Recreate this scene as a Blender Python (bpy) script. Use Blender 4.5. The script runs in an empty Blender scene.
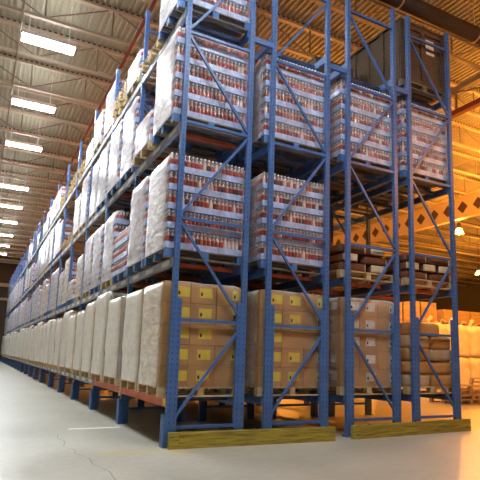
import bpy, math, random
from mathutils import Vector, Matrix, noise
random.seed(7)
scn = bpy.context.scene
COL = scn.collection
V = Vector

# ------------------------------------------------------------------ materials
def new_mat(name):
    m = bpy.data.materials.new(name); m.use_nodes = True
    nt = m.node_tree
    return m, nt, nt.nodes['Principled BSDF']

def mat(name, col, rough=.5, metal=0., var=.0, scale=6., bump=0., bscale=30., obj_var=0., spec=.5):
    m, nt, b = new_mat(name)
    b.inputs['Base Color'].default_value = (*col, 1)
    b.inputs['Roughness'].default_value = rough
    b.inputs['Metallic'].default_value = metal
    b.inputs['Specular IOR Level'].default_value = spec
    L = nt.links
    if var or obj_var:
        tc = nt.nodes.new('ShaderNodeTexCoord')
        n = nt.nodes.new('ShaderNodeTexNoise'); n.inputs['Scale'].default_value = scale
        n.inputs['Detail'].default_value = 5
        L.new(tc.outputs['Object'], n.inputs['Vector'])
        mr = nt.nodes.new('ShaderNodeMapRange')
        mr.inputs['From Min'].default_value = .25; mr.inputs['From Max'].default_value = .75
        mr.inputs['To Min'].default_value = 1 - var; mr.inputs['To Max'].default_value = 1 + var
        L.new(n.outputs['Fac'], mr.inputs['Value'])
        hs = nt.nodes.new('ShaderNodeHueSaturation'); hs.inputs['Color'].default_value = (*col, 1)
        if obj_var:
            oi = nt.nodes.new('ShaderNodeObjectInfo')
            m2 = nt.nodes.new('ShaderNodeMapRange')
            m2.inputs['To Min'].default_value = 1 - obj_var; m2.inputs['To Max'].default_value = 1 + obj_var
            L.new(oi.outputs['Random'], m2.inputs['Value'])
            mu = nt.nodes.new('ShaderNodeMath'); mu.operation = 'MULTIPLY'
            L.new(mr.outputs['Result'], mu.inputs[0]); L.new(m2.outputs['Result'], mu.inputs[1])
            L.new(mu.outputs[0], hs.inputs['Value'])
        else:
            L.new(mr.outputs['Result'], hs.inputs['Value'])
        L.new(hs.outputs['Color'], b.inputs['Base Color'])
    if bump:
        tc = nt.nodes.new('ShaderNodeTexCoord')
        n = nt.nodes.new('ShaderNodeTexNoise'); n.inputs['Scale'].default_value = bscale
        L.new(tc.outputs['Object'], n.inputs['Vector'])
        bp = nt.nodes.new('ShaderNodeBump'); bp.inputs['Strength'].default_value = bump
        bp.inputs['Distance'].default_value = .02
        L.new(n.outputs['Fac'], bp.inputs['Height']); L.new(bp.outputs['Normal'], b.inputs['Normal'])
    return m

def film_mat(name, col, base, slope, rough=.25, power=1.6, bump=.5, patch=.25):
    """several layers of stretch film: clear seen square-on, milky at a grazing angle"""
    m = bpy.data.materials.new(name); m.use_nodes = True
    nt = m.node_tree; nt.nodes.clear(); L = nt.links
    out = nt.nodes.new('ShaderNodeOutputMaterial')
    mix = nt.nodes.new('ShaderNodeMixShader')
    tr = nt.nodes.new('ShaderNodeBsdfTransparent')
    pr = nt.nodes.new('ShaderNodeBsdfPrincipled')
    pr.inputs['Base Color'].default_value = (*col, 1); pr.inputs['Roughness'].default_value = rough
    tc = nt.nodes.new('ShaderNodeTexCoord')
    mp = nt.nodes.new('ShaderNodeMapping'); mp.inputs['Scale'].default_value = (2.2, 2.2, 7)
    mp.inputs['Rotation'].default_value = (.25, .2, 0)
    n = nt.nodes.new('ShaderNodeTexNoise'); n.inputs['Scale'].default_value = 2.2; n.inputs['Detail'].default_value = 6
    L.new(tc.outputs['Object'], mp.inputs['Vector']); L.new(mp.outputs['Vector'], n.inputs['Vector'])
    bp = nt.nodes.new('ShaderNodeBump'); bp.inputs['Strength'].default_value = bump; bp.inputs['Distance'].default_value = .05
    L.new(n.outputs['Fac'], bp.inputs['Height']); L.new(bp.outputs['Normal'], pr.inputs['Normal'])
    lw = nt.nodes.new('ShaderNodeLayerWeight'); lw.inputs['Blend'].default_value = .5
    pw = nt.nodes.new('ShaderNodeMath'); pw.operation = 'POWER'; pw.inputs[1].default_value = power
    L.new(lw.outputs['Facing'], pw.inputs[0])
    ma = nt.nodes.new('ShaderNodeMath'); ma.operation = 'MULTIPLY_ADD'
    ma.inputs[1].default_value = slope; ma.inputs[2].default_value = base
    L.new(pw.outputs[0], ma.inputs[0])
    # thicker and thinner patches
    mr = nt.nodes.new('ShaderNodeMapRange'); mr.inputs['From Min'].default_value = .35; mr.inputs['From Max'].default_value = .65
    mr.inputs['To Min'].default_value = 1-patch; mr.inputs['To Max'].default_value = 1+patch
    L.new(n.outputs['Fac'], mr.inputs['Value'])
    mu = nt.nodes.new('ShaderNodeMath'); mu.operation = 'MULTIPLY'; mu.use_clamp = True
    L.new(ma.outputs[0], mu.inputs[0]); L.new(mr.outputs['Result'], mu.inputs[1])
    L.new(mu.outputs[0], mix.inputs['Fac'])
    L.new(tr.outputs[0], mix.inputs[1]); L.new(pr.outputs[0], mix.inputs[2]); L.new(mix.outputs[0], out.inputs['Surface'])
    return m

def emit_mat(name, col, strength):
    m, nt, b = new_mat(name)
    b.inputs['Base Color'].default_value = (.8, .8, .8, 1)
    b.inputs['Emission Color'].default_value = (*col, 1); b.inputs['Emission Strength'].default_value = strength
    return m

def floor_mat():
    m, nt, b = new_mat('polished_concrete'); L = nt.links
    tc = nt.nodes.new('ShaderNodeTexCoord')
    n = nt.nodes.new('ShaderNodeTexNoise'); n.inputs['Scale'].default_value = .7; n.inputs['Detail'].default_value = 8
    n2 = nt.nodes.new('ShaderNodeTexNoise'); n2.inputs['Scale'].default_value = 9; n2.inputs['Detail'].default_value = 5
    L.new(tc.outputs['Object'], n.inputs['Vector']); L.new(tc.outputs['Object'], n2.inputs['Vector'])
    ad = nt.nodes.new('ShaderNodeMath'); ad.operation = 'MULTIPLY_ADD'; ad.inputs[1].default_value = .4
    L.new(n2.outputs['Fac'], ad.inputs[0]); L.new(n.outputs['Fac'], ad.inputs[2])
    cr = nt.nodes.new('ShaderNodeValToRGB')
    cr.color_ramp.elements[0].position = .45; cr.color_ramp.elements[0].color = (.33, .315, .26, 1)
    cr.color_ramp.elements[1].position = .95; cr.color_ramp.elements[1].color = (.50, .485, .415, 1)
    L.new(ad.outputs[0], cr.inputs['Fac']); L.new(cr.outputs['Color'], b.inputs['Base Color'])
    mr = nt.nodes.new('ShaderNodeMapRange'); mr.inputs['To Min'].default_value = .22; mr.inputs['To Max'].default_value = .5
    L.new(n.outputs['Fac'], mr.inputs['Value']); L.new(mr.outputs['Result'], b.inputs['Roughness'])
    return m

def wood_mat(name, c0, c1, stretch=(2, 14, 14)):
    m, nt, b = new_mat(name); L = nt.links
    tc = nt.nodes.new('ShaderNodeTexCoord'); mp = nt.nodes.new('ShaderNodeMapping')
    mp.inputs['Scale'].default_value = stretch
    n = nt.nodes.new('ShaderNodeTexNoise'); n.inputs['Scale'].default_value = 2.5; n.inputs['Detail'].default_value = 7
    oi = nt.nodes.new('ShaderNodeObjectInfo'); va = nt.nodes.new('ShaderNodeVectorMath'); va.operation = 'ADD'
    L.new(tc.outputs['Object'], va.inputs[0]); L.new(oi.outputs['Random'], va.inputs[1])
    L.new(va.outputs[0], mp.inputs['Vector']); L.new(mp.outputs['Vector'], n.inputs['Vector'])
    cr = nt.nodes.new('ShaderNodeValToRGB')
    cr.color_ramp.elements[0].position = .3; cr.color_ramp.elements[0].color = (*c0, 1)
    cr.color_ramp.elements[1].position = .7; cr.color_ramp.elements[1].color = (*c1, 1)
    L.new(n.outputs['Fac'], cr.inputs['Fac']); L.new(cr.outputs['Color'], b.inputs['Base Color'])
    b.inputs['Roughness'].default_value = .75
    return m

BLUE   = mat('blue_rack_steel', (.065, .15, .38), .36, var=.25, scale=3)
BLUE2  = mat('blue_guard_steel', (.05, .13, .33), .5, var=.3, scale=9)
SLOT   = mat('slot_dark', (.012, .016, .03), .8)
HOLE   = mat('slot_shadowed_steel', (.02, .045, .13), .8)
DKBAR  = mat('unlit_dark_blue_bar', (.03, .06, .14), .5)
ORANGE = mat('orange_beam_paint', (.62, .12, .035), .45, var=.2, scale=4)
GREYB  = mat('grey_beam_paint', (.30, .34, .42), .45, var=.25, scale=5)
LABELW = mat('white_tag', (.75, .75, .72), .5, var=.25, scale=22)
LABELY = mat('yellow_label', (.80, .62, .05), .5, var=.12, scale=14)
YTAG   = mat('yellow_tag', (.8, .6, .03), .5)
YWOOD  = wood_mat('yellow_painted_timber', (.16, .12, .018), (.47, .37, .045), (1.2, 16, 16))
WOOD   = wood_mat('pallet_wood', (.42, .29, .14), (.68, .52, .29))
WOODD  = wood_mat('crate_wood', (.07, .04, .022), (.14, .085, .045))
LUMB   = wood_mat('lumber', (.50, .32, .13), (.75, .55, .28))
DECKW  = wood_mat('grey_worn_wood', (.10, .08, .06), (.26, .21, .16))
PBLUE  = mat('blue_pallet_paint', (.07, .19, .48), .6, var=.35, scale=7)
TRAY   = mat('film_tray', (.50, .59, .87), .3, var=.3, scale=9, bump=.3, bscale=18, obj_var=.1)
RED    = mat('red_bottle_label', (.36, .06, .045), .3, var=.25, scale=5, obj_var=.5)
def bottle_mat():
    m, nt, b = new_mat('drink_bottle'); L = nt.links
    oi = nt.nodes.new('ShaderNodeObjectInfo'); cr = nt.nodes.new('ShaderNodeValToRGB'); cr.color_ramp.interpolation = 'CONSTANT'
    cols = [(0,(.42,.05,.04)),(.3,(.20,.05,.03)),(.5,(.50,.13,.09)),(.68,(.10,.035,.03)),(.76,(.78,.62,.58)),(.9,(.45,.08,.05))]
    el = cr.color_ramp.elements
    while len(el) < len(cols): el.new(.5)
    for e, (p_, c) in zip(el, cols): e.position = p_; e.color = (*c, 1)
    L.new(oi.outputs['Random'], cr.inputs['Fac']); L.new(cr.outputs['Color'], b.inputs['Base Color']); b.inputs['Roughness'].default_value = .15
    return m
DRINK  = bottle_mat()
PINK   = mat('clear_bottle_neck', (.70, .50, .48), .15, obj_var=.15)
CAP    = mat('white_cap', (.92, .90, .92), .4)
CARTON = mat('brown_carton', (.47, .245, .075), .7, var=.18, scale=3, obj_var=.16)
CARTW  = mat('pale_carton', (.50, .36, .22), .7, var=.25, scale=3, obj_var=.2)
CARTD  = mat('dark_carton', (.17, .075, .03), .7, var=.2, scale=3, obj_var=.2)
SACK   = mat('brown_sack_paper', (.13, .045, .02), .6, var=.25, scale=7, bump=.4, bscale=14)
SACKW  = mat('white_sack_end', (.66, .56, .40), .6, var=.1, scale=9)
BULK   = mat('white_woven_bag', (.88, .84, .72), .7, var=.08, scale=3, bump=.5, bscale=7)
FILM   = film_mat('clear_stretch_film', (.95, .95, .98), .02, 1.5, .18, 2.4)
FILMW  = film_mat('white_stretch_film', (.95, .94, .97), .08, .72, .25, 1.2, .3, .25)
FILMT  = film_mat('creamy_stretch_film', (.93, .86, .76), .10, .72, .3, 1.2, .3, .3)
FILMG  = film_mat('thin_stretch_film', (.92, .93, .97), .06, .70, .22, 1.3, .3, .3)
FILMC  = film_mat('cream_stretch_film', (.95, .92, .85), .36, .78, .3, 1.1, .09, .06)
FILMA  = film_mat('clear_film_on_cartons', (.96, .92, .85), .05, 1.5, .12, 2.1, .35, .15)
CONC   = floor_mat()
DECK   = mat('roof_deck_paint', (.40, .38, .285), .6, var=.08, scale=1.5)
JOIST  = mat('joist_paint', (.50, .42, .31), .5)
JWEB   = mat('joist_web_paint', (.26, .21, .16), .6)
REDP   = mat('red_pipe_paint', (.24, .035, .03), .45)
DUCT   = mat('dark_duct_steel', (.075, .045, .028), .45, var=.2, scale=2)
STRAP  = mat('strap_steel', (.6, .45, .28), .4)
GIRD   = mat('girder_paint', (.62, .46, .24), .5)
WALLM  = mat('wall_paint', (.06, .053, .042), .8, var=.1, scale=.5)
WALLT  = mat('wall_trim_paint', (.42, .39, .31), .7)
WHITE  = mat('fixture_white', (.8, .8, .8), .4)
LINEW  = mat('white_floor_paint', (.85, .85, .82), .6)
LINEY  = mat('yellow_floor_paint', (.75, .52, .06), .6)
CRACK  = mat('crack_dark', (.14, .13, .11), .9)
TUBE   = emit_mat('lit_diffuser', (.91, .97, 1.0), 135)
UPL    = emit_mat('added_uplight_glow', (.93, .97, 1), 55)
BULB   = emit_mat('lit_sodium_bulb', (1, .78, .6), 60)
SHELL  = film_mat('prismatic_acrylic', (.95, .85, .75), .08, .3, .1, 1.5)

# ------------------------------------------------------------------ mesh helpers
class MB:
    def __init__(s): s.v = []; s.f = []; s.m = []; s.mats = []
    def mi(s, m):
        if m not in s.mats: s.mats.append(m)
        return s.mats.index(m)
    def quad(s, pts, m):
        k = len(s.v); s.v += [tuple(p) for p in pts]; s.f.append(tuple(range(k, k + len(pts)))); s.m.append(s.mi(m))
    def box(s, x0, x1, y0, y1, z0, z1, m, skip=''):
        k = len(s.v); i = s.mi(m)
        s.v += [(x0,y0,z0),(x1,y0,z0),(x1,y1,z0),(x0,y1,z0),(x0,y0,z1),(x1,y0,z1),(x1,y1,z1),(x0,y1,z1)]
        F = {'b':(0,3,2,1),'t':(4,5,6,7),'f':(0,1,5,4),'r':(1,2,6,5),'k':(2,3,7,6),'l':(3,0,4,7)}
        for c, q in F.items():
            if c not in skip: s.f.append(tuple(k + a for a in q)); s.m.append(i)
    def bar(s, p, q, w, h, m, up=(0,0,1)):
        p = V(p); q = V(q); d = (q - p).normalized(); a = d.cross(V(up))
        if a.length < 1e-4: a = d.cross(V((0,1,0)))
        a.normalize(); b = a.cross(d).normalized(); a *= w/2; b *= h/2
        k = len(s.v); i = s.mi(m)
        for c in (p, q):
            for sa, sb in ((-1,-1),(1,-1),(1,1),(-1,1)): s.v.append(tuple(c + a*sa + b*sb))
        for f in ((0,1,2,3),(7,6,5,4),(0,4,5,1),(1,5,6,2),(2,6,7,3),(3,7,4,0)):
            s.f.append(tuple(k + j for j in f)); s.m.append(i)
    def tube(s, pts, r, m, n=10, cap=True):
        i = s.mi(m); pts = [V(p) for p in pts]; rings = []
        for j, p in enumerate(pts):
            d = (pts[min(j+1, len(pts)-1)] - pts[max(j-1, 0)]).normalized()
            a = d.cross(V((0,0,1)))
            if a.length < 1e-3: a = d.cross(V((0,1,0)))
            a.normalize(); b = a.cross(d)
            k = len(s.v); rings.append(k)
            rr = r[j] if isinstance(r, (list, tuple)) else r
            for t in range(n):
                an = 2*math.pi*t/n; s.v.append(tuple(p + a*rr*math.cos(an) + b*rr*math.sin(an)))
        for k0, k1 in zip(rings, rings[1:]):
            for t in range(n):
                s.f.append((k0+t, k0+(t+1)%n, k1+(t+1)%n, k1+t)); s.m.append(i)
        if cap:
            s.f.append(tuple(rings[0]+t for t in reversed(range(n)))); s.m.append(i)
            s.f.append(tuple(rings[-1]+t for t in range(n))); s.m.append(i)
    def lathe(s, c, prof, mats, n=8):
        """prof: (z, r) rows from below upwards, mats: one per band"""
        k = len(s.v)
        for z, r in prof:
            for t in range(n):
                a = 2*math.pi*(t+.5)/n; s.v.append((c[0]+r*math.cos(a), c[1]+r*math.sin(a), c[2]+z))
        for j in range(len(prof)-1):
            i = s.mi(mats[min(j, len(mats)-1)])
            for t in range(n):
                s.f.append((k+j*n+t, k+j*n+(t+1)%n, k+(j+1)*n+(t+1)%n, k+(j+1)*n+t)); s.m.append(i)
        e = k+(len(prof)-1)*n; s.f.append(tuple(e+t for t in range(n))); s.m.append(s.mi(mats[-1]))
    def mesh(s, name, smooth=False):
        me = bpy.data.meshes.new(name); me.from_pydata(s.v, [], s.f)
        for m in s.mats: me.materials.append(m)
        me.polygons.foreach_set('material_index', s.m)
        if smooth: me.polygons.foreach_set('use_smooth', [True]*len(s.f))
        me.update(); return me
    def build(s, name, parent=None, loc=(0,0,0), smooth=False):
        return link(name, s.mesh(name, smooth), parent, loc)

def link(name, me, parent=None, loc=(0,0,0)):
    o = bpy.data.objects.new(name, me); COL.objects.link(o); o.location = loc
    if parent: o.parent = parent
    return o
def tag(o, label=None, cat=None, group=None, kind=None):
    if label: o['label'] = label
    if cat: o['category'] = cat
    if group: o['group'] = group
    if kind: o['kind'] = kind
    return o
def thing(name, loc, label, cat, group=None, rz=0):
    o = bpy.data.objects.new(name, None); COL.objects.link(o); o.location = loc; o.rotation_euler = (0, 0, rz)
    o.empty_display_size = .1
    return tag(o, label, cat, group)
def copy_tree(o, loc=None, label=None, group=None, parent=None):
    c = o.copy(); COL.objects.link(c)
    if parent: c.parent = parent
    if loc is not None: c.location = loc
    if label: c['label'] = label
    if group: c['group'] = group
    for ch in o.children: copy_tree(ch, parent=c)
    return c
PROTOS = {}
def place(key, maker, loc, label, cat, group=None, rz=0):
    """first use builds the thing where it stands, later uses copy it with its parts"""
    if key not in PROTOS:
        o = maker(); PROTOS[key] = o; o.location = loc; tag(o, label, cat, group)
    else:
        o = copy_tree(PROTOS[key], loc, label, group); o['category'] = cat
    o.rotation_euler = (0, 0, rz); return o

def rounded(x, y, z0, z1, r, n=(10, 8, 10), amp=.0, seed=0, m=None, top=True, bottom=True, taper=0.):
    """box grid with rounded edges and a little noise, standing on z0"""
    s = MB(); hx, hy, hz = x/2, y/2, (z1-z0)/2; cz = (z0+z1)/2
    idx = {}
    def vert(a, b, c):
        key = (round(a, 5), round(b, 5), round(c, 5))
        if key in idx: return idx[key]
        p = V((a*hx, b*hy, c*hz))
        q = V((max(-hx+r, min(hx-r, p.x)), max(-hy+r, min(hy-r, p.y)), max(-hz+r*.2, min(hz-r, p.z))))
        d = p - q
        if d.length > 1e-6:
            if p.z < -hz + r: d = V((d.x, d.y, d.z))
            p = q + d.normalized()*min(r, d.length) if p.z > -hz+r else p
            if p.z <= -hz + r:
                dd = V((p.x-q.x, p.y-q.y, 0))
                if dd.length > r: dd = dd.normalized()*r; p = V((q.x+dd.x, q.y+dd.y, p.z))
        if amp:
            nv = noise.noise_vector(V((p.x*3.1+seed*7.7, p.y*3.1+seed*3.3, p.z*3.1)))
            n2 = noise.noise_vector(V((p.x*8+seed*1.7, p.y*8, p.z*8+seed)))
            o = nv*amp + n2*amp*.45
            if c <= -.999: o.z = 0
            p = p + o
        if taper:
            t = max(0, c)*taper; p.x *= 1-t; p.y *= 1-t
        s.v.append((p.x, p.y, p.z+cz)); idx[key] = len(s.v)-1; return idx[key]
    nx, ny, nz = n; i = s.mi(m)
    lx = [-1+2*k/nx for k in range(nx+1)]; ly = [-1+2*k/ny for k in range(ny+1)]; lz = [-1+2*k/nz for k in range(nz+1)]
    def f(*q): s.f.append(tuple(vert(*a) for a in q)); s.m.append(i)
    for a0, a1 in zip(lx, lx[1:]):
        for c0, c1 in zip(lz, lz[1:]):
            f((a0,-1,c0),(a1,-1,c0),(a1,-1,c1),(a0,-1,c1)); f((a1,1,c0),(a0,1,c0),(a0,1,c1),(a1,1,c1))
        for b0, b1 in zip(ly, ly[1:]):
            if top: f((a0,b0,1),(a1,b0,1),(a1,b1,1),(a0,b1,1))
            if bottom: f((a0,b1,-1),(a1,b1,-1),(a1,b0,-1),(a0,b0,-1))
    for b0, b1 in zip(ly, ly[1:]):
        for c0, c1 in zip(lz, lz[1:]):
            f((-1,b1,c0),(-1,b0,c0),(-1,b0,c1),(-1,b1,c1)); f((1,b0,c0),(1,b1,c0),(1,b1,c1),(1,b0,c1))
    return s

ORD = ['zeroth','first','second','third','fourth','fifth','sixth','seventh','eighth','ninth','tenth','eleventh','twelfth',
       'thirteenth','fourteenth','fifteenth','sixteenth','seventeenth','eighteenth','nineteenth','twentieth','twenty-first']
TIER = {'A': 'bottom tier', 'B': 'second tier', 'C': 'third tier', 'D': 'top tier'}

# ------------------------------------------------------------------ dimensions
S = 2.4438                       # bay length along the aisle
W = 1.07
LANE = [0, 1.4774, 2.9882, 4.4349]   # left post of each of the four frames across the row end
ZB = {'A': .635, 'B': 2.56, 'C': 4.58, 'D': 6.42}   # beam tops
HB = [.25, 1.684, 3.124, 4.573, 5.996, 7.44]
ZT = 7.844
NB = 20
ZBOT = 9.6                       # joist bottom chord
ZDECK = 10.56

# ------------------------------------------------------------------ the building
fl = MB(); fl.box(-9, 46, -11, 53, -.2, 0, CONC); tag(fl.build('floor'), kind='structure')
d = MB(); x = -9.0; pitch = .16
while x < 46:
    z0, z1 = ZDECK, ZDECK+.055
    xs = [x, x+.055, x+.075, x+.14, x+.16]; zs = [z0, z0, z1, z1, z0]
    for a in range(4): d.quad([(xs[a],-11,zs[a]),(xs[a],53,zs[a]),(xs[a+1],53,zs[a+1]),(xs[a+1],-11,zs[a+1])], DECK)
    x += pitch
d.box(-9, 46, -11, 53, ZDECK+.06, ZDECK+.2, DECK)
tag(d.build('ceiling'), kind='structure')
w = MB(); w.box(-9, 46, 52, 52.3, 0, ZDECK, WALLM); tag(w.build('wall_back'), kind='structure')
w = MB(); w.box(45.7, 46, -11, 52, 0, ZDECK, WALLM); tag(w.build('wall_right'), kind='structure')
w = MB(); w.box(-9, -8.7, -11, 52, 0, ZDECK, WALLT); tag(w.build('wall_left'), kind='structure')
for k, (za, zb) in enumerate(((9.95, 10.35), (7.5, 7.85), (6.1, 6.35))):
    w = MB(); w.box(-8.7, 3, 51.85, 52, za, zb, WALLT); tag(w.build('trim_%d' % (k+1)), kind='structure')

# roof joists: top chord, bottom chord, web
jb = MB(); jb.box(-8.6, 45.6, -.055, .055, ZBOT, ZBOT+.07, JOIST)
bot_me = jb.mesh('bottom_chord')
jt = MB(); jt.box(-8.6, 45.6, -.065, .065, ZDECK-.13, ZDECK-.05, JOIST); jt.box(-8.6, 45.6, -.05, .05, ZDECK-.05, ZDECK, JOIST)
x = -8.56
while x < 45.4: jt.box(x, x+.085, -.0525, .0525, ZDECK-.05, ZDECK-.001, SLOT); x += .16  # dark boxes paint the shade of the deck-flute gaps above the chord
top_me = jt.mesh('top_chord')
jw = MB(); k = 0; x = -8.4
while x < 45:
    jw.bar((x, 0, ZBOT+.06), (x, 0, ZDECK-.06), .035, .035, JWEB)
    if k % 2 == 0: jw.bar((x, 0, ZBOT+.06), (x+1.7, 0, ZDECK-.06), .028, .028, JWEB)
    else: jw.bar((x, 0, ZDECK-.06), (x+1.7, 0, ZBOT+.06), .028, .028, JWEB)
    x += 1.7; k += 1
web_me = jw.mesh('web')
JY = [6.62 + 2.04*i for i in range(-7, 22)]
for n, y in enumerate(JY):
    j = thing('roof_joist', (0, y, 0), 'tan open-web steel roof joist under the deck, %s from the %s end' % (ORD[n+1] if n < 15 else ORD[29-n], 'near' if n < 15 else 'far'), 'joist', 'roof joists')
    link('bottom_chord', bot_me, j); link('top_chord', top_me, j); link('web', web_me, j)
# castellated girder on the right with diamond openings
g = MB(); gx = 19.0; y = -10.9; z0, z1 = 8.5, 9.6; zc = (z0+z1)/2; t = .012; cell = .95
def dia(yc, sgn):
    R = .33; x = gx + sgn*t; ya, yb = yc-cell/2, yc+cell/2
    P = [(ya,z0),(yb,z0),(yb,z1),(ya,z1)]; D = [(yc,zc-R),(yc+R,zc),(yc,zc+R),(yc-R,zc)]
    q = lambda *a: g.quad([(x, c[0], c[1]) for c in a], GIRD)
    q(P[0],P[1],D[1],D[0]); q(P[1],P[2],D[2],D[1]); q(P[2],P[3],D[3],D[2]); q(P[3],P[0],D[0],D[3])
    if sgn > 0:
        for a in range(4):
            b = (a+1) % 4
            g.quad([(gx-t,*D[a]),(gx-t,*D[b]),(gx+t,*D[b]),(gx+t,*D[a])], GIRD)
yy = 13.9-25*.95
DY = []
while yy < 51.4: dia(yy, -1); dia(yy, 1); DY.append(yy); yy += cell
go = thing('roof_girder', (0,0,0), 'long tan steel girder pierced by diamond openings, high on the right', 'girder')
g.build('web_plate', go)
c = MB(); c.quad([(0,0,-.34),(0,.34,0),(0,0,.34),(0,-.34,0)], DUCT); c.quad([(.006,0,-.34),(.006,-.34,0),(.006,0,.34),(.006,.34,0)], DUCT); dm = c.mesh('diamond_shade')
for yy in DY: tag(link('diamond_shade', dm, go, (gx-.003, yy, zc)), 'dark diamond standing in for shade in the opening')  # dark plates put into the openings so they look unlit
gf = MB(); gf.box(gx-.14, gx+.14, -10.9, 51.9, z0-.04, z0, GIRD); gf.build('flange', go)
gf = MB(); gf.box(gx-.14, gx+.14, -10.9, 51.9, z1-.045, z1-.005, GIRD); gf.build('flange', go)
# girder truss with reddish bottom chord
tr = thing('girder_truss', (10, 0, 0), 'reddish-brown lattice truss running lengthwise under the orange roof', 'truss')
c = MB(); c.box(-.09, .09, 1.45, 52, 8.7, 8.86, REDP); c.build('bottom_chord', tr)
c = MB(); c.box(-.08, .08, 1.45, 52, 9.45, 9.602, JWEB); c.build('top_chord', tr)
c = MB(); y = 1.6; k = 0
while y < 50:
    c.bar((0,y,8.86),(0,y,9.45),.06,.06,JWEB)
    c.bar((0,y,9.45 if k % 2 else 8.86),(0,y+2.04,8.86 if k % 2 else 9.45),.05,.05,JWEB); y += 2.04; k += 1
c.build('web', tr)
# red sprinkler main and thin conduit
o = thing('sprinkler_pipe', (0,0,0), 'thin red sprinkler pipe running down the aisle under the joists', 'pipe')
c = MB(); c.tube([(.62,-10.9,9.52),(.62,51.9,9.52)], .045, REDP, 12); c.build('pipe_run', o, smooth=True)
for y in JY[::2]:
    c = MB(); c.bar((.62,y,9.56),(.62,y,ZBOT),.02,.02,JWEB); c.build('hanger', o)
o = MB(); o.tube([(-2.12,-10.9,9.58),(-2.12,51.9,9.58)], .022, JWEB, 8); tag(o.build('conduit', smooth=True), 'thin grey conduit crossing the joists above the left aisle', 'conduit')
# round duct along the end of the racks
o = thing('air_duct', (0, .84, 8.92), 'big dark brown round duct hung across the top right corner', 'duct')
c = MB(); c.tube([(-8.6,0,0),(45.6,0,0)], .18, DUCT, 24); c.build('duct_run', o, smooth=True)
for x in (3.4, 5.0, 7.4, 9.8, 12.2):
    c = MB(); ring = [(x, .19*math.cos(a*math.pi/12), .19*math.sin(a*math.pi/12)) for a in range(25)]
    for a, b in zip(ring, ring[1:]): c.bar(a, b, .012, .04, STRAP, (1,0,0))
    c.bar((x,0,.185),(x,0,ZDECK-8.92),.03,.012,STRAP); tag(c.build('hanger_strap', o), 'pale steel strap')
o = MB(); o.tube([(-8.6,1.12,8.9),(45.6,1.12,8.9)], .035, STRAP, 10)
for x in (5.2, 7.6, 10): o.bar((x,1.12,8.93),(x,1.12,ZDECK),.015,.015,STRAP)
tag(o.build('gas_pipe', smooth=True), 'slim orange-lit pipe running alongside the dark round duct', 'pipe')

# fluorescent fixtures over the aisle
def fixture():
    o = thing('aisle_light', (0,0,0), '', 'light')
    c = MB(); c.box(-.66,.66,-.21,.21,-.02,.10,WHITE); c.build('housing', o)
    c = MB(); c.box(-.65,.65,-.20,.20,-.035,-.0205,TUBE); c.build('diffuser', o)
    c = MB(); c.box(-.6,.6,-.03,.03,.1005,.112,UPL); c.build('added_uplight', o)  # glowing strip added on top to give the ceiling neutral light
    for sx in (-.5,.5):
        c = MB(); c.tube([(sx,0,.10),(sx,0,ZDECK-9.3)], .008, WHITE, 6); c.build('hanger', o)
    return o
LY = [-5.05, -1.0, 3.07, 7.15, 11.2, 15.2, 21.3, 25.4, 29.5, 33.9, 38.2, 42.4]
place('fix', fixture, (2.0, -5.05, 9.3), 'unseen white ceiling light added as fill over the front cross aisle', 'light', 'aisle lights')  # out-of-view fixture added as fill for the rack end faces
for n, y in enumerate(LY):
    place('fix', fixture, (-1.42, y, 9.3), 'bright white rectangular ceiling light above the left aisle, %s from the front' % ORD[n+1], 'light', 'aisle lights')

# sodium high-bay lamps
def highbay():
    o = thing('high_bay_lamp', (0,0,0), '', 'lamp')
    c = MB(); c.lathe((0,0,0), [(-.28,.26),(-.1,.2),(.05,.11)], [SHELL], 16); c.build('refractor', o, smooth=True)
    c = MB(); c.lathe((0,0,0), [(.05,.1),(.3,.1),(.36,.03)], [DUCT], 12); c.build('ballast', o)
    c = MB(); c.lathe((0,0,-.22), [(0,.02),(.04,.07),(.14,.07),(.2,.03)], [BULB], 10); c.build('bulb', o, smooth=True)
    c = MB(); c.tube([(0,0,.36),(0,0,ZDECK-8.45)], .012, DUCT, 6); c.build('hanger', o)
    ld = bpy.data.lights.new('sodium_glow', 'POINT'); ld.energy = 1050; ld.color = (1, .34, .035); ld.shadow_soft_size = .12
    l = bpy.data.objects.new('bulb_glow', ld); COL.objects.link(l); l.parent = o; l.location = (0,0,-.34)
    return o
HB_POS = [(20.5,12.6,8.45,'seen just right of the end post'), (30,19,7.9,'far off at the right edge'), (14,3.5,8.45,'over the stacked lumber'),
          (16.4,6.2,8.45,'beyond the lumber, added unseen to brighten the bags'), (8.3,10,8.45,'behind the racks, nearest'), (8.3,22,8.45,'behind the racks, middle'),  # the one beyond the lumber is added to brighten the bulk bags
          (8.3,36,8.45,'behind the racks, farthest'), (11.5,-7,8.45,'over the cross aisle at right'), (18.8,7.2,8.45,'over the bulk bags'),
          (31,7,8.45,'far right above the side wall'), (20,30,8.45,'deep in the hall at right'), (34,34,8.45,'deepest corner of the hall')]
for x, y, z, wd in HB_POS:
    place('hb', highbay, (x, y, z), 'glowing orange high-bay lamp ' + wd, 'lamp', 'sodium high-bay lamps')

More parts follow.
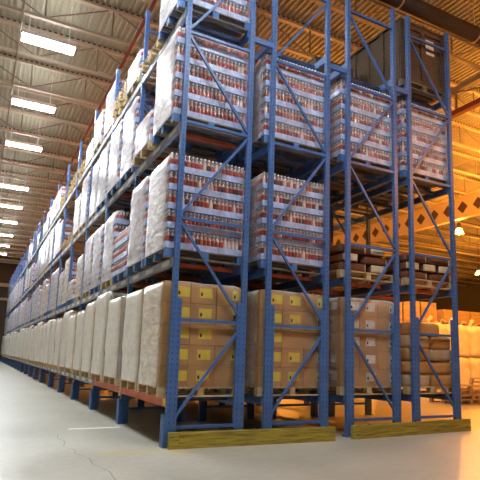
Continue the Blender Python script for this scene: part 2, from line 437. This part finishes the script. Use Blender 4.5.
# floor paint and crack
o = MB(); o.box(-.93,-.12,2.03,2.12,0,.002,LINEW); tag(o.build('floor_line'), 'short white painted line on the floor left of the rack', 'floor marking')
o = MB(); o.quad([(-.9,-.12,.002),(-.9,-.07,.002),(-.06,-.24,.002),(-.06,-.29,.002)][::-1], LINEY); o.quad([(-.06,-.24,.002),(-.06,-.29,.002),(.4,-.34,.002),(.4,-.31,.002)][::-1], LINEY)
tag(o.build('floor_line'), 'thin worn yellow line on the floor in front of the rack end', 'floor marking')
o = MB(); pts = [(-1.16,1.55),(-1.2,1.2),(-1.15,.9),(-1.22,.5),(-1.12,.2),(-1.17,0),(-1.06,-.35),(-1.09,-.7),(-1.0,-1.1),(-1.03,-1.5),(-.97,-1.9)]
for (xa,ya),(xb,yb) in zip(pts, pts[1:]): o.quad([(xa-.003,ya,.0015),(xa+.003,ya,.0015),(xb+.003,yb,.0015),(xb-.003,yb,.0015)][::-1], CRACK)
tag(o.build('floor_crack'), 'thin dark crack wandering across the pale concrete floor', 'crack')

# ------------------------------------------------------------------ rack frames
PW, PD = .072, .07
def post_mesh(slots=True):
    s = MB(); s.box(-PW/2, PW/2, 0, PD, .012, ZT, BLUE)
    if slots:
        z = .3
        while z < ZT-.1:
            s.box(-.005, .005, -.0012, .002, z, z+.032, HOLE)
            s.box(-PW/2-.0012, -PW/2+.002, .028, .040, z, z+.032, HOLE)
            s.box(PW/2-.002, PW/2+.0012, .028, .040, z, z+.032, HOLE)
            z += .076
    return s.mesh('post')
POST = post_mesh()
def reinf_mesh():
    s = MB(); s.box(-.035, .035, .004, .066, .012, 1.98, BLUE)
    z = .3
    while z < 1.92: s.box(-.005,.005,.0025,.006,z,z+.034,HOLE); z += .076
    return s.mesh('reinforcement')
REINF = reinf_mesh()
fp = MB(); fp.box(-.075,.075,-.03,.1,0,.012,BLUE2)
for a in (-.055,.055): fp.lathe((a,.085,.012), [(0,.012),(.014,.012)], [SLOT], 6)
FOOT = fp.mesh('foot_plate')
cg = MB()
cg.box(-.078,-.068,-.028,.098,.0,.42,BLUE2); cg.box(-.078,-.028,-.036,-.028,0,.42,BLUE2); cg.box(-.078,-.028,.098,.106,0,.42,BLUE2)
GUARD = cg.mesh('column_guard')
def brace_mesh(name, p, q, w):
    s = MB(); s.bar(p, q, w, w, BLUE, (0,1,0)); return s.mesh(name)
HBM = brace_mesh('horizontal_brace', (PW/2, PD/2, 0), (W-PW/2, PD/2, 0), .042)
DIAG = {}
for k in range(5):
    za, zb = HB[k]+.06, HB[k+1]-.06
    DIAG[k, 0] = brace_mesh('diagonal_brace', (PW/2, PD/2, za), (W-PW/2, PD/2, zb), .036)
    DIAG[k, 1] = brace_mesh('diagonal_brace', (W-PW/2, PD/2, za), (PW/2, PD/2, zb), .036)
def frame(flip, detail):
    def mk():
        o = thing('upright_frame', (0,0,0), '', 'frame')
        for sx, x in ((1, 0), (-1, W)):
            p = link('post', POST, o, (x, 0, 0))
            link('reinforcement', REINF, o, (x + sx*(PW/2+.035), 0, 0))
            link('foot_plate', FOOT, o, (x, 0, 0))
        for z in HB: link('horizontal_brace', HBM, o, (0,0,z))
        for k in range(5): link('diagonal_brace', DIAG[k, (k + flip) % 2], o)
        if detail: tag(link('column_guard', GUARD, o), 'thick blue guard plate around the post foot')
        return o
    return mk
FR = ['aisle-side','second','third','outermost right']
for r in range(NB+1):
    for l in range(4):
        if r > 4 and l > 1: continue
        flip = 0 if l < 2 else 1
        if r == 0:
            lab = 'tall blue braced steel frame at the near rack end, %s of four' % ['leftmost, on the aisle','second from the aisle','third from the aisle','rightmost'][l]
        else:
            lab = 'tall blue braced steel frame, %s rack column, %s row back from the near end' % (FR[l], ORD[r])
        place(('fr', flip, l == 0), frame(flip, l == 0), (LANE[l], r*S, 0), lab, 'frame', 'near rack end frames' if r == 0 else 'rack frames along the aisle')

# row spacers between the frames
for l in range(3):
    for r in range(3):
        xa, xb = LANE[l]+W+PW/2+.002, LANE[l+1]-PW/2-.002
        c = MB(); c.box(xa, xb, r*S+.005, r*S+.055, 6.18, 6.27, BLUE)
        tag(c.build('row_spacer'), 'short blue spacer bar tying %s and %s frames, %s' % (ORD[l+1], ORD[l+2], ['near rack end','one row back','two rows back'][r]), 'spacer', 'row spacers')

# load beams
def beam_mesh(m, labels):
    s = MB(); s.box(-.03, .02, PD+.004, S-.004, -.125, 0, m)
    s.box(-.032, .022, PD+.004, PD+.012, -.17, .03, BLUE); 
    return s.mesh('beam_bar')
BEAM = {'o': beam_mesh(ORANGE, 0), 'g': beam_mesh(GREYB, 0), 'b': beam_mesh(BLUE, 0)}
conn = MB(); conn.box(-.040,-.0365,-.002,.078,-.175,.035,BLUE); conn.box(-.040,.0,.0702,.0738,-.175,.035,BLUE); CONN = conn.mesh('end_connector')
tg = MB()
for (a, b) in ((.25,.6),(1.02,1.42),(1.85,2.2)): tg.box(-.0325,-.030,a,b,-.095,-.03,LABELW)
TAGS = tg.mesh('location_label')
ty = MB(); ty.box(-.0325,-.030,.1,.2,-.11,-.02,YTAG); TAGY = ty.mesh('yellow_tag')
def beam(kind, tags):
    def mk():
        o = thing('load_beam', (0,0,0), '', 'beam')
        link('beam_bar', BEAM[kind], o)
        if tags:
            if kind == 'o': link('yellow_tag', TAGY, o)
            else: tag(link('location_label', TAGS, o), 'white location labels')
        return o
    return mk
for lv in 'ABCD':
    for b in range(NB):
        kind = 'o' if lv == 'A' and b < 2 else 'g'
        nm = 'orange' if kind == 'o' else 'grey'
        place(('bm', kind, 1), beam(kind, 1), (-.045 if False else 0, b*S, ZB[lv]), '%s load beam along the aisle face, %s, %s bay from near end' % (nm, TIER[lv], ORD[b+1]), 'beam', 'aisle load beams')
        place(('bm', 'b', 0), beam('b', 0), (W, b*S, ZB[lv]), 'blue rear load beam of the aisle-side pallets, %s, %s bay from near end' % (TIER[lv], ORD[b+1]), 'beam', 'rear load beams')
for l in (1, 2, 3):
    for sd in (0, 1):
        for lv in 'ABCD':
            for b in range(3):
                place(('bm', 'b', 0), beam('b', 0), (LANE[l]+sd*W, b*S, ZB[lv]), 'blue load beam on %s side of the %s frame column, %s, %s bay' % (['left','right'][sd], ORD[l+1], TIER[lv], ORD[b+1]), 'beam', 'inner load beams')
# orange cross bars under the pallets
cb = MB(); cb.box(.0205, W-.0305, -.03, .03, -.075, -.02, ORANGE); CB = cb.mesh('cross_bar')
cb = MB(); cb.box(.0205, W-.0305, -.03, .03, -.075, -.02, DKBAR); CBD = cb.mesh('cross_bar')  # dark copy, shade put into the colour of the unlit bars
for l in range(4):
    for lv in 'ABCD':
        for b in range(2):
            for q in range(2 if True else 0):
                org = lv == 'B' or (lv == 'C' and l == 0)
                o = link('cross_bar', CB if org else CBD, None, (LANE[l], b*S+.42+q*1.18, ZB[lv]))
                tag(o, ('orange' if org else 'dark blue') + ' cross bar, %s, %s bay, %s frame column, %s one' % (TIER[lv], ORD[b+1], ORD[l+1], ['nearer','farther'][q]), 'bar', 'orange cross bars' if org else 'dark cross bars')

# ------------------------------------------------------------------ pallets
PX, PY, PH = 1.22, 1.04, .135      # along x, along y, height; origin at front-left bottom corner
def pallet_parts(m, mb):
    top = MB(); n = 7
    for i in range(n):
        a = i*(PY-.10)/(n-1); top.box(0, PX, a, a+.10, PH-.02, PH, m)
    mid = []
    for i in range(3):
        x = i*(PX-.1)/2
        for j in range(3):
            s = MB(); s.box(x, x+.1, j*(PY-.1)/2, j*(PY-.1)/2+.1, .02, PH-.02, mb); mid.append(s)
    bot = MB()
    for j in range(3): bot.box(0, PX, j*(PY-.1)/2, j*(PY-.1)/2+.1, 0, .02, m)
    return top, mid, bot
PAL = {}
for key, m in (('wood', WOOD), ('blue', PBLUE), ('grey', DECKW)):
    dk = DECKW if key != 'wood' else m
    t_, md, b_ = pallet_parts(dk, m)
    PAL[key] = (t_.mesh('deck_boards'), [s.mesh('block_row') for s in md], b_.mesh('bottom_boards'))
    a = MB()
    for i in range(7): q = i*(PY-.10)/6; a.box(0,PX,q,q+.10,PH-.02,PH,dk)
    for i in range(3):
        for j in range(3): a.box(i*(PX-.1)/2,i*(PX-.1)/2+.1,j*(PY-.1)/2,j*(PY-.1)/2+.1,.02,PH-.02,m)
    for j in range(3): a.box(0,PX,j*(PY-.1)/2,j*(PY-.1)/2+.1,0,.02,dk)
    PAL[key+'s'] = a.mesh('pallet')
def pallet(key, loc, label, group='pallets on the racks', far=False, rz=0):
    if far:
        o = link('pallet', PAL[key+'s'], None, loc); o.rotation_euler = (0,0,rz); return tag(o, label, 'pallet', group)
    def mk():
        o = thing('pallet', (0,0,0), '', 'pallet')
        link('deck_boards', PAL[key][0], o)
        for me in PAL[key][1]: link('block', me, o)
        link('bottom_boards', PAL[key][2], o); return o
    return place(('pal', key), mk, loc, label, 'pallet', group, rz)

# ------------------------------------------------------------------ bottle loads (origin: front-left bottom corner of the pallet deck)
LH = .284
BPROF = [(.03,.027),(.075,.0295),(.178,.0285),(.226,.015),(.242,.0135),(.243,.018),(.272,.018)]
BM = [DRINK, DRINK, PINK, PINK, CAP, CAP]
BM2 = [RED, RED, PINK, PINK, CAP, CAP]
bt = MB(); bt.lathe((0,0,0), BPROF, BM, 8); BOTTLE = bt.mesh('bottle', True)
NX, NY = 19, 16
def bx(i): return .04 + (1.14/(NX-1))*i
def by(j): return .04 + (.96/(NY-1))*j
def layer_trays():
    out = []
    for i in range(3):
        for j in range(4):
            if 0 < i < 2 and 0 < j < 3: continue
            s = MB(); x0 = .005+i*.404; y0 = .004+j*.259
            s.box(x0, x0+.398, y0, y0+.253, .0, .092, TRAY); out.append(s.mesh('tray'))
    return out
TRAYS = layer_trays()
rest = MB()
for i in range(NX):
    for j in range(NY):
        if j == 0: continue
        if j == 1 or j == NY-1 or i in (0, NX-1): rest.lathe((bx(i), by(j), 0), BPROF[1:], BM2[1:], 6)
REST = rest.mesh('bottles', True)
lid = MB(); lid.box(.05, 1.17, .05, .99, .0, .004, TRAY)      # slip sheet between layers
SHEET = lid.mesh('slip_sheet')
def film_mesh(h, m, amp, seed, top, r=.06, n=(12,10,14), x=1.25, y=1.045):
    s = rounded(x, y, 0, h, r, n, amp, seed, m, top, False)
    return s.mesh('stretch_film', True)
def bottle_load(layers, film=True, topfilm=False, seed=1):
    def mk():
        o = thing('bottle_load', (0,0,0), '', 'bottle load')
        for k in range(layers):
            z = k*LH
            tr_ = [link('tray', me, o, (0,0,z)) for me in TRAYS]
            for i in range(NX):
                q = 0 if bx(i) < .407 else 4 if bx(i) < .811 and len(tr_) == 10 else 6
                link('bottle', BOTTLE, tr_[q], (bx(i), by(0), 0))
            link('slip_sheet', SHEET, o, (0,0,z+LH-.012))
            r = link('bottle_rows', REST, o, (0,0,z)); r['kind'] = 'stuff'
        if film:
            f = link('stretch_film', film_mesh(layers*LH-.03, FILM, .008, seed, False), o, (.61,.52,0))
        return o
    return mk
# lighter version for the loads down the aisle
def mid_layer():
    s = MB()
    s.box(.0, 1.22, 0, 1.04, 0, .11, TRAY)
    for i in range(NX):
        s.lathe((bx(i), .04, 0), [(.09,.029),(.19,.029),(.22,.014),(.255,.016)], [RED,PINK,CAP], 5)
        s.lathe((bx(i), 1.0, 0), [(.09,.029),(.19,.029),(.22,.014),(.255,.016)], [RED,PINK,CAP], 5)
    for j in range(1, NY-1):
        for x in (.04, 1.18): s.lathe((x, by(j), 0), [(.09,.029),(.19,.029),(.22,.014),(.255,.016)], [RED,PINK,CAP], 5)
    s.box(.09,1.13,.09,.95,.11,.25,RED)
    return s.mesh('bottle_layer')
MIDL = mid_layer()
def mid_load(layers, film, seed):
    def mk():
        o = thing('bottle_load', (0,0,0), '', 'bottle load')
        for k in range(layers): link('bottle_layer', MIDL, o, (0,0,k*LH))
        if film: link('stretch_film', film_mesh(layers*LH+.02, [FILMW, FILMW, FILMT, FILMG][seed % 4], .012, seed, True, .09), o, (.61,.52,0))
        return o
    return mk

# ------------------------------------------------------------------ carton loads
CH = .292
def carton_load(cm, lab, seed, layers=5, clear=True, lm=LABELY):
    def mk():
        o = thing('carton_load', (0,0,0), '', 'carton load')
        rnd = random.Random(seed)
        me = {}
        for k in range(layers):
            off = .03 if k % 2 else 0
            for i in range(3):
                for j in range(3):
                    if i == 1 and j == 1: continue
                    x0 = .012 + i*.4; y0 = .012+j*.34
                    key = (i, j)
                    if key not in me:
                        s = MB(); s.box(x0, x0+.392, y0, y0+.332, 0, CH-.006, cm); me[key] = s.mesh('carton')
                        s = MB(); s.box(x0, x0+.392, y0-.001, y0-.0002, CH*.46, CH*.54, CARTD); me[key, 't'] = s.mesh('tape')
                    c = link('carton', me[key], o, (rnd.uniform(-.006,.006), rnd.uniform(-.006,.006), k*CH))
                    if j == 0 and lab and (i + k) % 1 == 0 and rnd.random() < .93:
                        s = MB(); a = x0 + (.19 if i == 0 else .13 if i == 1 else .25); 
                        s.box(a, a+(.2 if i < 2 else .14), y0-.003, y0-.0005, .085, .225, lm)
                        s.box(a+.02, a+.05, y0-.004, y0-.003, .11, .16, SLOT)
                        l = s.build('shipping_label', c)
                    if i == 0 and lab and rnd.random() < .6:
                        s = MB(); s.box(x0-.003, x0-.0005, y0+.1, y0+.26, .09, .22, lm); s.build('shipping_label', c)
        link('stretch_film', film_mesh(layers*CH+.015, FILMA if clear else FILMC, .010, seed, True, .07, x=1.24, y=1.06), o, (.61,.52,0))
        return o
    return mk
def far_carton_body(layers, cm):
    s = MB()
    for k in range(layers):
        for i in range(3):
            for j in range(3):
                if i == 1 and j == 1: continue
                s.box(.012+i*.4, .404+i*.4, .012+j*.34, .344+j*.34, k*CH, (k+1)*CH-.012, cm)
    return s.mesh('cartons')
FCB = {l: far_carton_body(l, CARTW) for l in (5,)}
def far_carton(seed, h):
    def mk():
        o = thing('carton_load', (0,0,0), '', 'carton load')
        link('cartons', FCB[5], o)
        link('stretch_film', film_mesh(5*CH+h, FILMC, .016, seed, True, .10, x=1.25, y=1.06), o, (.61,.52,0)); return o
    return mk

# ------------------------------------------------------------------ filling the aisle bays
X0 = -.12
def slot_y(b, s): return b*S + (.135 if s == 0 else 1.275)
NF = ['nearer','farther']
def pal_label(kind, lv, b, s, extra=''):
    return '%s pallet on %s, %s bay from near end, %s slot%s' % (kind, TIER[lv], ORD[b+1], NF[s], extra)
EMPTY, STACK = 'E', 'S'
C_ = {(0,1):2, (4,0):('S',3), (4,1):('S',2), (8,1):3, (9,0):0, (11,1):0}
D_ = {(0,0):'hi', (0,1):('S',1), (1,0):2, (1,1):('S',4), (2,0):4, (2,1):3, (3,0):2, (3,1):('S',3), (4,0):('S',4), (4,1):('S',3), (5,0):('S',3), (5,1):3, (6,0):3, (6,1):3,
      (7,0):3, (7,1):2, (8,0):('B',6), (8,1):2, (9,0):('B',8), (9,1):('B',4), (10,0):2, (10,1):3, (11,0):('B',7), (11,1):1, (12,1):('B',5)}
B_ = {(1,0):'step', (3,1):2}
for lv in 'ABCD':
    for b in range(NB):
        for s in range(2):
            y = slot_y(b, s); z = ZB[lv]; far = b > 3
            jx, jy = random.uniform(-.02,.02), random.uniform(-.015,.015)
            if b and lv != 'A': jx += .085 if b > 1 else .05
            where = '%s, %s bay from near end, %s slot' % (TIER[lv], ORD[b+1], NF[s])
            if lv == 'A':
                pallet('wood', (X0+jx, y+jy, z), pal_label('wooden', lv, b, s), far=far)
                if b == 0 and s == 0:
                    place('cart_hi', carton_load(CARTON, True, 11), (X0+jx, y+jy, z+PH), 'film-wrapped brown cartons with yellow labels on bottom tier at near left corner', 'carton load', 'carton loads')
                else:
                    v = (b*2+s) % 6 if random.random() < .5 else random.randrange(6)
                    place(('fc', v), far_carton(20+v, [-.03,.12,.02,.2,.06,.0][v]), (X0+jx, y+jy, z+PH), 'cream film-wrapped carton load, ' + where, 'carton load', 'carton loads')
                continue
            spec = {'B': B_, 'C': C_, 'D': D_}[lv].get((b, s), 5 if lv != 'D' else 0)
            if spec == 5 and b > 1 and random.random() < .3: spec = 4
            if b == 0 and s == 0: spec = 'hi'
            if spec == 0: continue
            if isinstance(spec, tuple):
                kind = 'blue' if spec[0] == 'B' else 'wood'
                for q in range(spec[1]):
                    pallet(kind, (X0+jx+random.uniform(-.03,.03), y+jy+random.uniform(-.02,.02), z+q*PH),
                           'empty %s pallet, %s up its stack, %s' % ({'blue':'blue','wood':'wooden'}[kind], ORD[q+1], where), 'stacked empty pallets', far=far)
                continue
            pk = 'blue' if (b == 0 and s == 0) or (lv == 'B' and random.random() < .6) or (lv == 'C' and random.random() < .3) else 'wood'
            pallet(pk, (X0+jx, y+jy, z), pal_label({'blue':'blue','wood':'wooden'}[pk], lv, b, s), far=far)
            p = (X0+jx, y+jy, z+PH)
            if spec == 'hi':
                place('bl5', bottle_load(5), p, 'red-labelled bottle trays on %s at the near left rack corner' % TIER[lv], 'bottle load', 'bottle loads at the near rack end')
            elif spec == 'step':
                place('bl3', bottle_load(3, False), p, 'low open stack of red-labelled bottles, ' + where, 'bottle load')
            else:
                v = random.randrange(4)
                place(('ml', spec, v), mid_load(spec, True, 40+v), p, 'white-wrapped bottle load %s high, %s' % (['','one tray','two trays','three trays','four trays','five trays'][spec], where), 'bottle load', 'white-wrapped bottle loads')

# ------------------------------------------------------------------ lanes across the near rack end
def lane_x(l): return LANE[l]-.1
LN = {1: 'second column', 2: 'third column', 3: 'rightmost column'}
for lv, l in (('B',1),('C',1),('C',2),('C',3)):
    p = (lane_x(l), .105, ZB[lv])
    pallet('blue', p, 'blue pallet under bottles on %s at near rack end, %s' % (TIER[lv], LN[l]))
    place('bl5', None, (p[0], p[1], p[2]+PH), 'red-labelled bottle trays on %s at near rack end, %s' % (TIER[lv], LN[l]), 'bottle load', 'bottle loads at the near rack end')
for l, cm, lm in ((1, CARTON, LABELY), (2, CARTON, LABELW)):
    p = (lane_x(l), .105, ZB['A'])
    pallet('wood', p, 'wooden pallet under cartons on bottom tier at near rack end, ' + LN[l])
    place(('cart', l), carton_load(cm, True, 60+l, lm=lm), (p[0], p[1], p[2]+PH),
          'wrapped brown cartons with %s labels, bottom tier of near rack end, %s' % ('yellow' if l == 1 else 'white', LN[l]), 'carton load', 'carton loads')
# rightmost column, bottom tier: bulging sack pile with sloping shoulders
p = (lane_x(3), .105, ZB['A']); pallet('wood', p, 'wooden pallet under the brown sack pile on bottom tier, rightmost column')
o = thing('sack_load', (p[0]+.61, p[1]+.52, p[2]+PH), 'wrapped pile of brown paper sacks on bottom tier, rightmost column of rack end', 'sack load')
for k in range(5):
    wx = [1.2,1.2,1.18,1.08,.78][k]; zz = k*.225
    nxs = 2 if k < 4 else 1
    for i in range(nxs):
        for j in range(2):
            ww = wx/nxs
            r_ = rounded(ww-.01, .5, 0, .235, .075, (8,6,4), .014, k*7+i*3+j, CARTON if (k+i+j) % 3 else CARTW)
            r_.build('sack', o, (-wx/2+ww*(i+.5) - (.0 if k < 4 else .12), -.26+.52*j, zz), True)
# pale printed panels and film over the pile
# rear rows behind the first pallets
def rear(l, lv, b, s, kind):
    y = slot_y(b, s); p = (lane_x(l), y, ZB[lv])
    where = '%s, %s, %s bay, %s slot' % (TIER[lv], LN[l], ORD[b+1], NF[s])
    pallet('blue' if kind == 'b' else 'wood', p, '%s pallet inside the rack, %s' % ('blue' if kind == 'b' else 'wooden', where), far=True)
    q = (p[0], p[1], p[2]+PH)
    if kind == 'b':
        place(('mlc',), mid_load(5, False, 3), q, 'red bottle load inside the rack, ' + where, 'bottle load', 'bottle loads inside the rack')
    else:
        place(('fcb',), far_carton(77, .0), q, 'brown carton load inside the rack, ' + where, 'carton load', 'carton loads inside the rack')
for b in range(3):
    for s in range(2):
        for lv in 'ABC':
            if not (b == 0 and s == 0): rear(1, lv, b, s, 'c' if lv == 'A' else 'b')
        if (b, s) != (0, 0): rear(2, 'A', b, s, 'c')
        if b >= 1: rear(2, 'B', b, s, 'c')
        if (b, s) not in ((0,0),) and b < 2: rear(2, 'C', b, s, 'b')
        if (b, s) == (0, 1): rear(3, 'C', b, s, 'b')

# loose sacks on the second tier, third and rightmost columns
SL, SWD, SH = .54, .34, .15
sb = rounded(SL, SWD, 0, SH, .06, (10,6,4), .006, 3, SACK); SB = sb.mesh('sack_body', True)
se = rounded(.03, SWD*.88, .012, SH-.012, .012, (2,6,4), .0, 1, SACKW); SE = se.mesh('white_end', True)
def sack():
    o = thing('paper_sack', (0,0,0), '', 'sack')
    link('sack_body', SB, o); link('white_end', SE, o, (SL/2-.005,0,0))
    return o
zb = ZB['B']
for l in (2, 3):
    pallet('wood', (lane_x(l), .105, zb), 'wooden pallet under loose brown sacks on second tier, ' + LN[l])
    x0, y0, z0 = lane_x(l), .105, zb+PH
    rows = {2: [[('L',.30),('T',.82)],[('T',.22),('L',.78)],[('L',.30),('T',.82)]], 3: [[('L',.30),('L',.92)],[('T',.2),('T',.62),('T',1.02)],[('L',.30),('L',.90)]]}[l]
    for k, row in enumerate(rows):
        for i, (o_, xx) in enumerate(row):
            a = 0 if o_ == 'L' else -math.pi/2
            yy = y0 + (SWD/2+.02 if o_ == 'L' else SL/2+.01)
            nm = 'brown sack lying %s, second tier, %s, %s layer, %s along' % ('sideways' if o_ == 'L' else 'white end outwards', LN[l], ['lowest','middle','upper'][k], ORD[i+1])
            place('sack', sack, (x0+xx, yy, z0+k*SH*1.05), nm, 'sack', 'loose sacks', a + random.uniform(-.015,.015))
            place('sack', sack, (x0+xx, yy+(SWD+.03 if o_ == 'L' else SL+.03)*1.0, z0+k*SH*1.05), nm.replace('sack lying','rear sack lying'), 'sack', 'loose sacks', a + random.uniform(-.015,.015))

# big dark wooden crate on the top tier, rightmost column
z = ZB['D']
pallet('grey', (lane_x(3), .105, z), 'dark wooden pallet under the front of the big dark crate, top tier rightmost column')
pallet('grey', (lane_x(3), 1.3, z), 'dark wooden pallet under the back of the big dark crate, top tier rightmost column')
o = thing('wooden_crate', (lane_x(3), .12, z+PH), 'big dark brown wooden crate with two white papers, top tier rightmost column', 'crate')
c = MB(); CZ = 1.27; CY = 2.0; CX = 1.2
c.box(.03, CX-.03, .03, CY-.03, 0, CZ-.04, WOODD); c.build('panels', o)
for (a, b_) in ((0,.1),(CX-.1,CX),(CX/2-.05,CX/2+.05)):
    c = MB(); c.box(a, b_, 0, .03, 0, CZ-.04, WOODD); c.build('batten', o)
for zz in (0, CZ-.14):
    c = MB(); c.box(.1, CX/2-.05, 0, .03, zz, zz+.1, WOODD); c.box(CX/2+.05, CX-.1, 0, .03, zz, zz+.1, WOODD); c.build('batten', o)
for k in range(5):
    c = MB(); a = .05+k*.44; c.box(0, .03, a, a+.1, 0, CZ-.04, WOODD); c.build('batten', o)
c = MB(); c.box(-.02, CX+.02, -.02, CY+.02, CZ-.04, CZ, WOODD); c.build('crate_lid', o)
c = MB(); c.box(.70,.92,.026,.0295,.86,1.06,LABELW); tag(c.build('paper_label', o), 'white shipping paper')
c = MB(); c.box(.71,.93,.026,.0295,.74,.80,LABELW); tag(c.build('paper_label', o), 'white shipping paper')
pallet('grey', (lane_x(2)+.1, 1.3, z), 'dark wooden pallet under the small dark box, top tier third column')
o = thing('wooden_box', (lane_x(2)+.3, 1.35, z+PH), 'smaller dark brown box behind the rack end, top tier third column', 'box')
c = MB(); c.box(0,.95,0,.9,0,.72,WOODD); c.build('panels', o)
c = MB(); c.box(-.01,.96,-.01,.91,.72,.75,WOODD); c.build('crate_lid', o)
for a in (0,.43,.87):
    c = MB(); c.box(a,a+.08,-.02,-.0005,.02,.7,WOODD); c.build('batten', o)

# ------------------------------------------------------------------ yellow floor guards
def guard_timber(pa, pb, label, h=.205, th=.075):
    pa = V((*pa, 0)); pb = V((*pb, 0)); L_ = (pb-pa).length; a = math.atan2(pb.y-pa.y, pb.x-pa.x)
    o = thing('floor_guard', pa, label, 'floor guard', None, a)
    c = MB(); c.box(.135, L_, 0, th, 0, h, YWOOD); c.build('timber', o)
    c = MB(); c.box(0, .13, -.004, th+.004, 0, h+.002, YWOOD); c.build('end_block', o)
    for x in (.35, L_/2, L_-.25):
        c = MB(); c.lathe((x, th/2, h), [(0,.018),(.012,.016)], [SLOT], 8); c.build('bolt', o)
    return o
guard_timber((-.03,-.14), (2.52,-.27), 'yellow painted timber guard on floor before the two left frames')
guard_timber((2.89,-.25), (5.66,-.10), 'yellow painted timber guard on floor before the two right frames')

# ------------------------------------------------------------------ goods on the floor at right
for n, (x, y, q) in enumerate(((9.95,3.9,4),(11.3,4.3,3),(12.9,4.9,5))):
    for k in range(q):
        pallet('wood', (x+random.uniform(-.03,.03), y+random.uniform(-.03,.03), k*PH), 'empty wooden pallet on floor at right, %s stack from rack, %s from bottom' % (ORD[n+1], ORD[k+1]), 'pallet stacks on the floor')
def bulk_bag(neck=True):
    o = thing('bulk_bag', (0,0,0), '', 'bulk bag')
    r_ = rounded(1.40, 1.35, 0, 1.45, .36, (12,12,12), .05, 9, BULK); r_.build('bag_body', o, smooth=True)
    if not neck: return o
    c = MB(); c.tube([(0,0,1.4),(0,0,1.52),(.03,0,1.6),(.1,0,1.7),(.2,.03,1.72)], [.16,.07,.05,.08,.1], BULK, 10); c.build('tied_neck', o, smooth=True)
    for sx in (-1,1):
        for sy in (-1,1):
            c = MB(); c.tube([(sx*.5,sy*.5,1.38),(sx*.52,sy*.52,1.55),(sx*.42,sy*.42,1.62),(sx*.36,sy*.36,1.42)], .025, BULK, 6); c.build('lifting_loop', o, smooth=True)
    return o
for i in range(4):
    for k in range(2):
        place(('bulk', k), lambda: bulk_bag(k == 1), (15.9+i*1.55+(.1 if k else 0), 10.6+(.1 if k else 0)+.12*i, k*1.49), 'white woven bulk bag on the floor at right, %s, %s from the rack' % (['lower','upper'][k], ORD[i+1]), 'bulk bag', 'bulk bags', random.uniform(-.07,.07))
for i in range(3):
    for k in range(4):
        o = thing('carton_stack', (17.6+i*1.35, 15.3, k*1.16), 'tan boxed pallet load behind the bulk bags, %s column, %s from floor' % (ORD[i+1], ORD[k+1]), 'carton stack', 'tan boxed loads')
        for a in range(3):
            for b_ in range(4):
                c = MB(); c.box(a*.41, a*.41+.4, 0, .5, b_*.285, b_*.285+.28, CARTW); c.build('carton', o)
for i in range(3):
    for k in range(5):
        o = thing('lumber_bundle', (22.0+i*2.35, 15.2, k*.86), 'bundle of sawn boards stacked beyond the bulk bags, %s pile, %s from floor' % (ORD[i+1], ORD[k+1]), 'lumber bundle', 'lumber bundles')
        c = MB()
        for a in range(2): c.box(.2+a*1.6,.3+a*1.6,.02,1.08,0,.06,WOOD)
        c.build('bearer', o)
        c = MB()
        for r_ in range(6):
            for q in range(8): c.box(random.uniform(0,.03), 2.2-random.uniform(0,.03), q*.137, q*.137+.13, .06+r_*.13, .06+r_*.13+.122, LUMB)
        c.build('boards', o)

# ------------------------------------------------------------------ world and camera
wd = bpy.data.worlds.new('world'); scn.world = wd; wd.use_nodes = True
wd.node_tree.nodes['Background'].inputs['Color'].default_value = (.6, .65, .75, 1)
wd.node_tree.nodes['Background'].inputs['Strength'].default_value = .05
cam = bpy.data.cameras.new('camera'); co = bpy.data.objects.new('camera', cam); COL.objects.link(co)
yaw, pitch_, roll = .48794346, .15733517, .02802234
f = V((math.sin(yaw)*math.cos(pitch_), math.cos(yaw)*math.cos(pitch_), math.sin(pitch_)))
r = V((math.cos(yaw), -math.sin(yaw), 0)); u = r.cross(f)
r2 = r*math.cos(roll) + u*math.sin(roll); u2 = u*math.cos(roll) - r*math.sin(roll)
M = Matrix((r2, u2, -f)).transposed().to_4x4(); M.translation = V((-2.348405, -6.775375, 1.222553))
co.matrix_world = M
cam.sensor_width = 36; cam.lens = 518.9685/480*36
cam.shift_x = -(256.2566-240)/480; cam.shift_y = (273.5034-240)/480
cam.clip_end = 200; cam.clip_start = .05
scn.camera = co
vs = scn.view_settings; vs.view_transform = 'Standard'; vs.look = 'None'; vs.gamma = 1; vs.exposure = 0.15; vs.use_curve_mapping = False
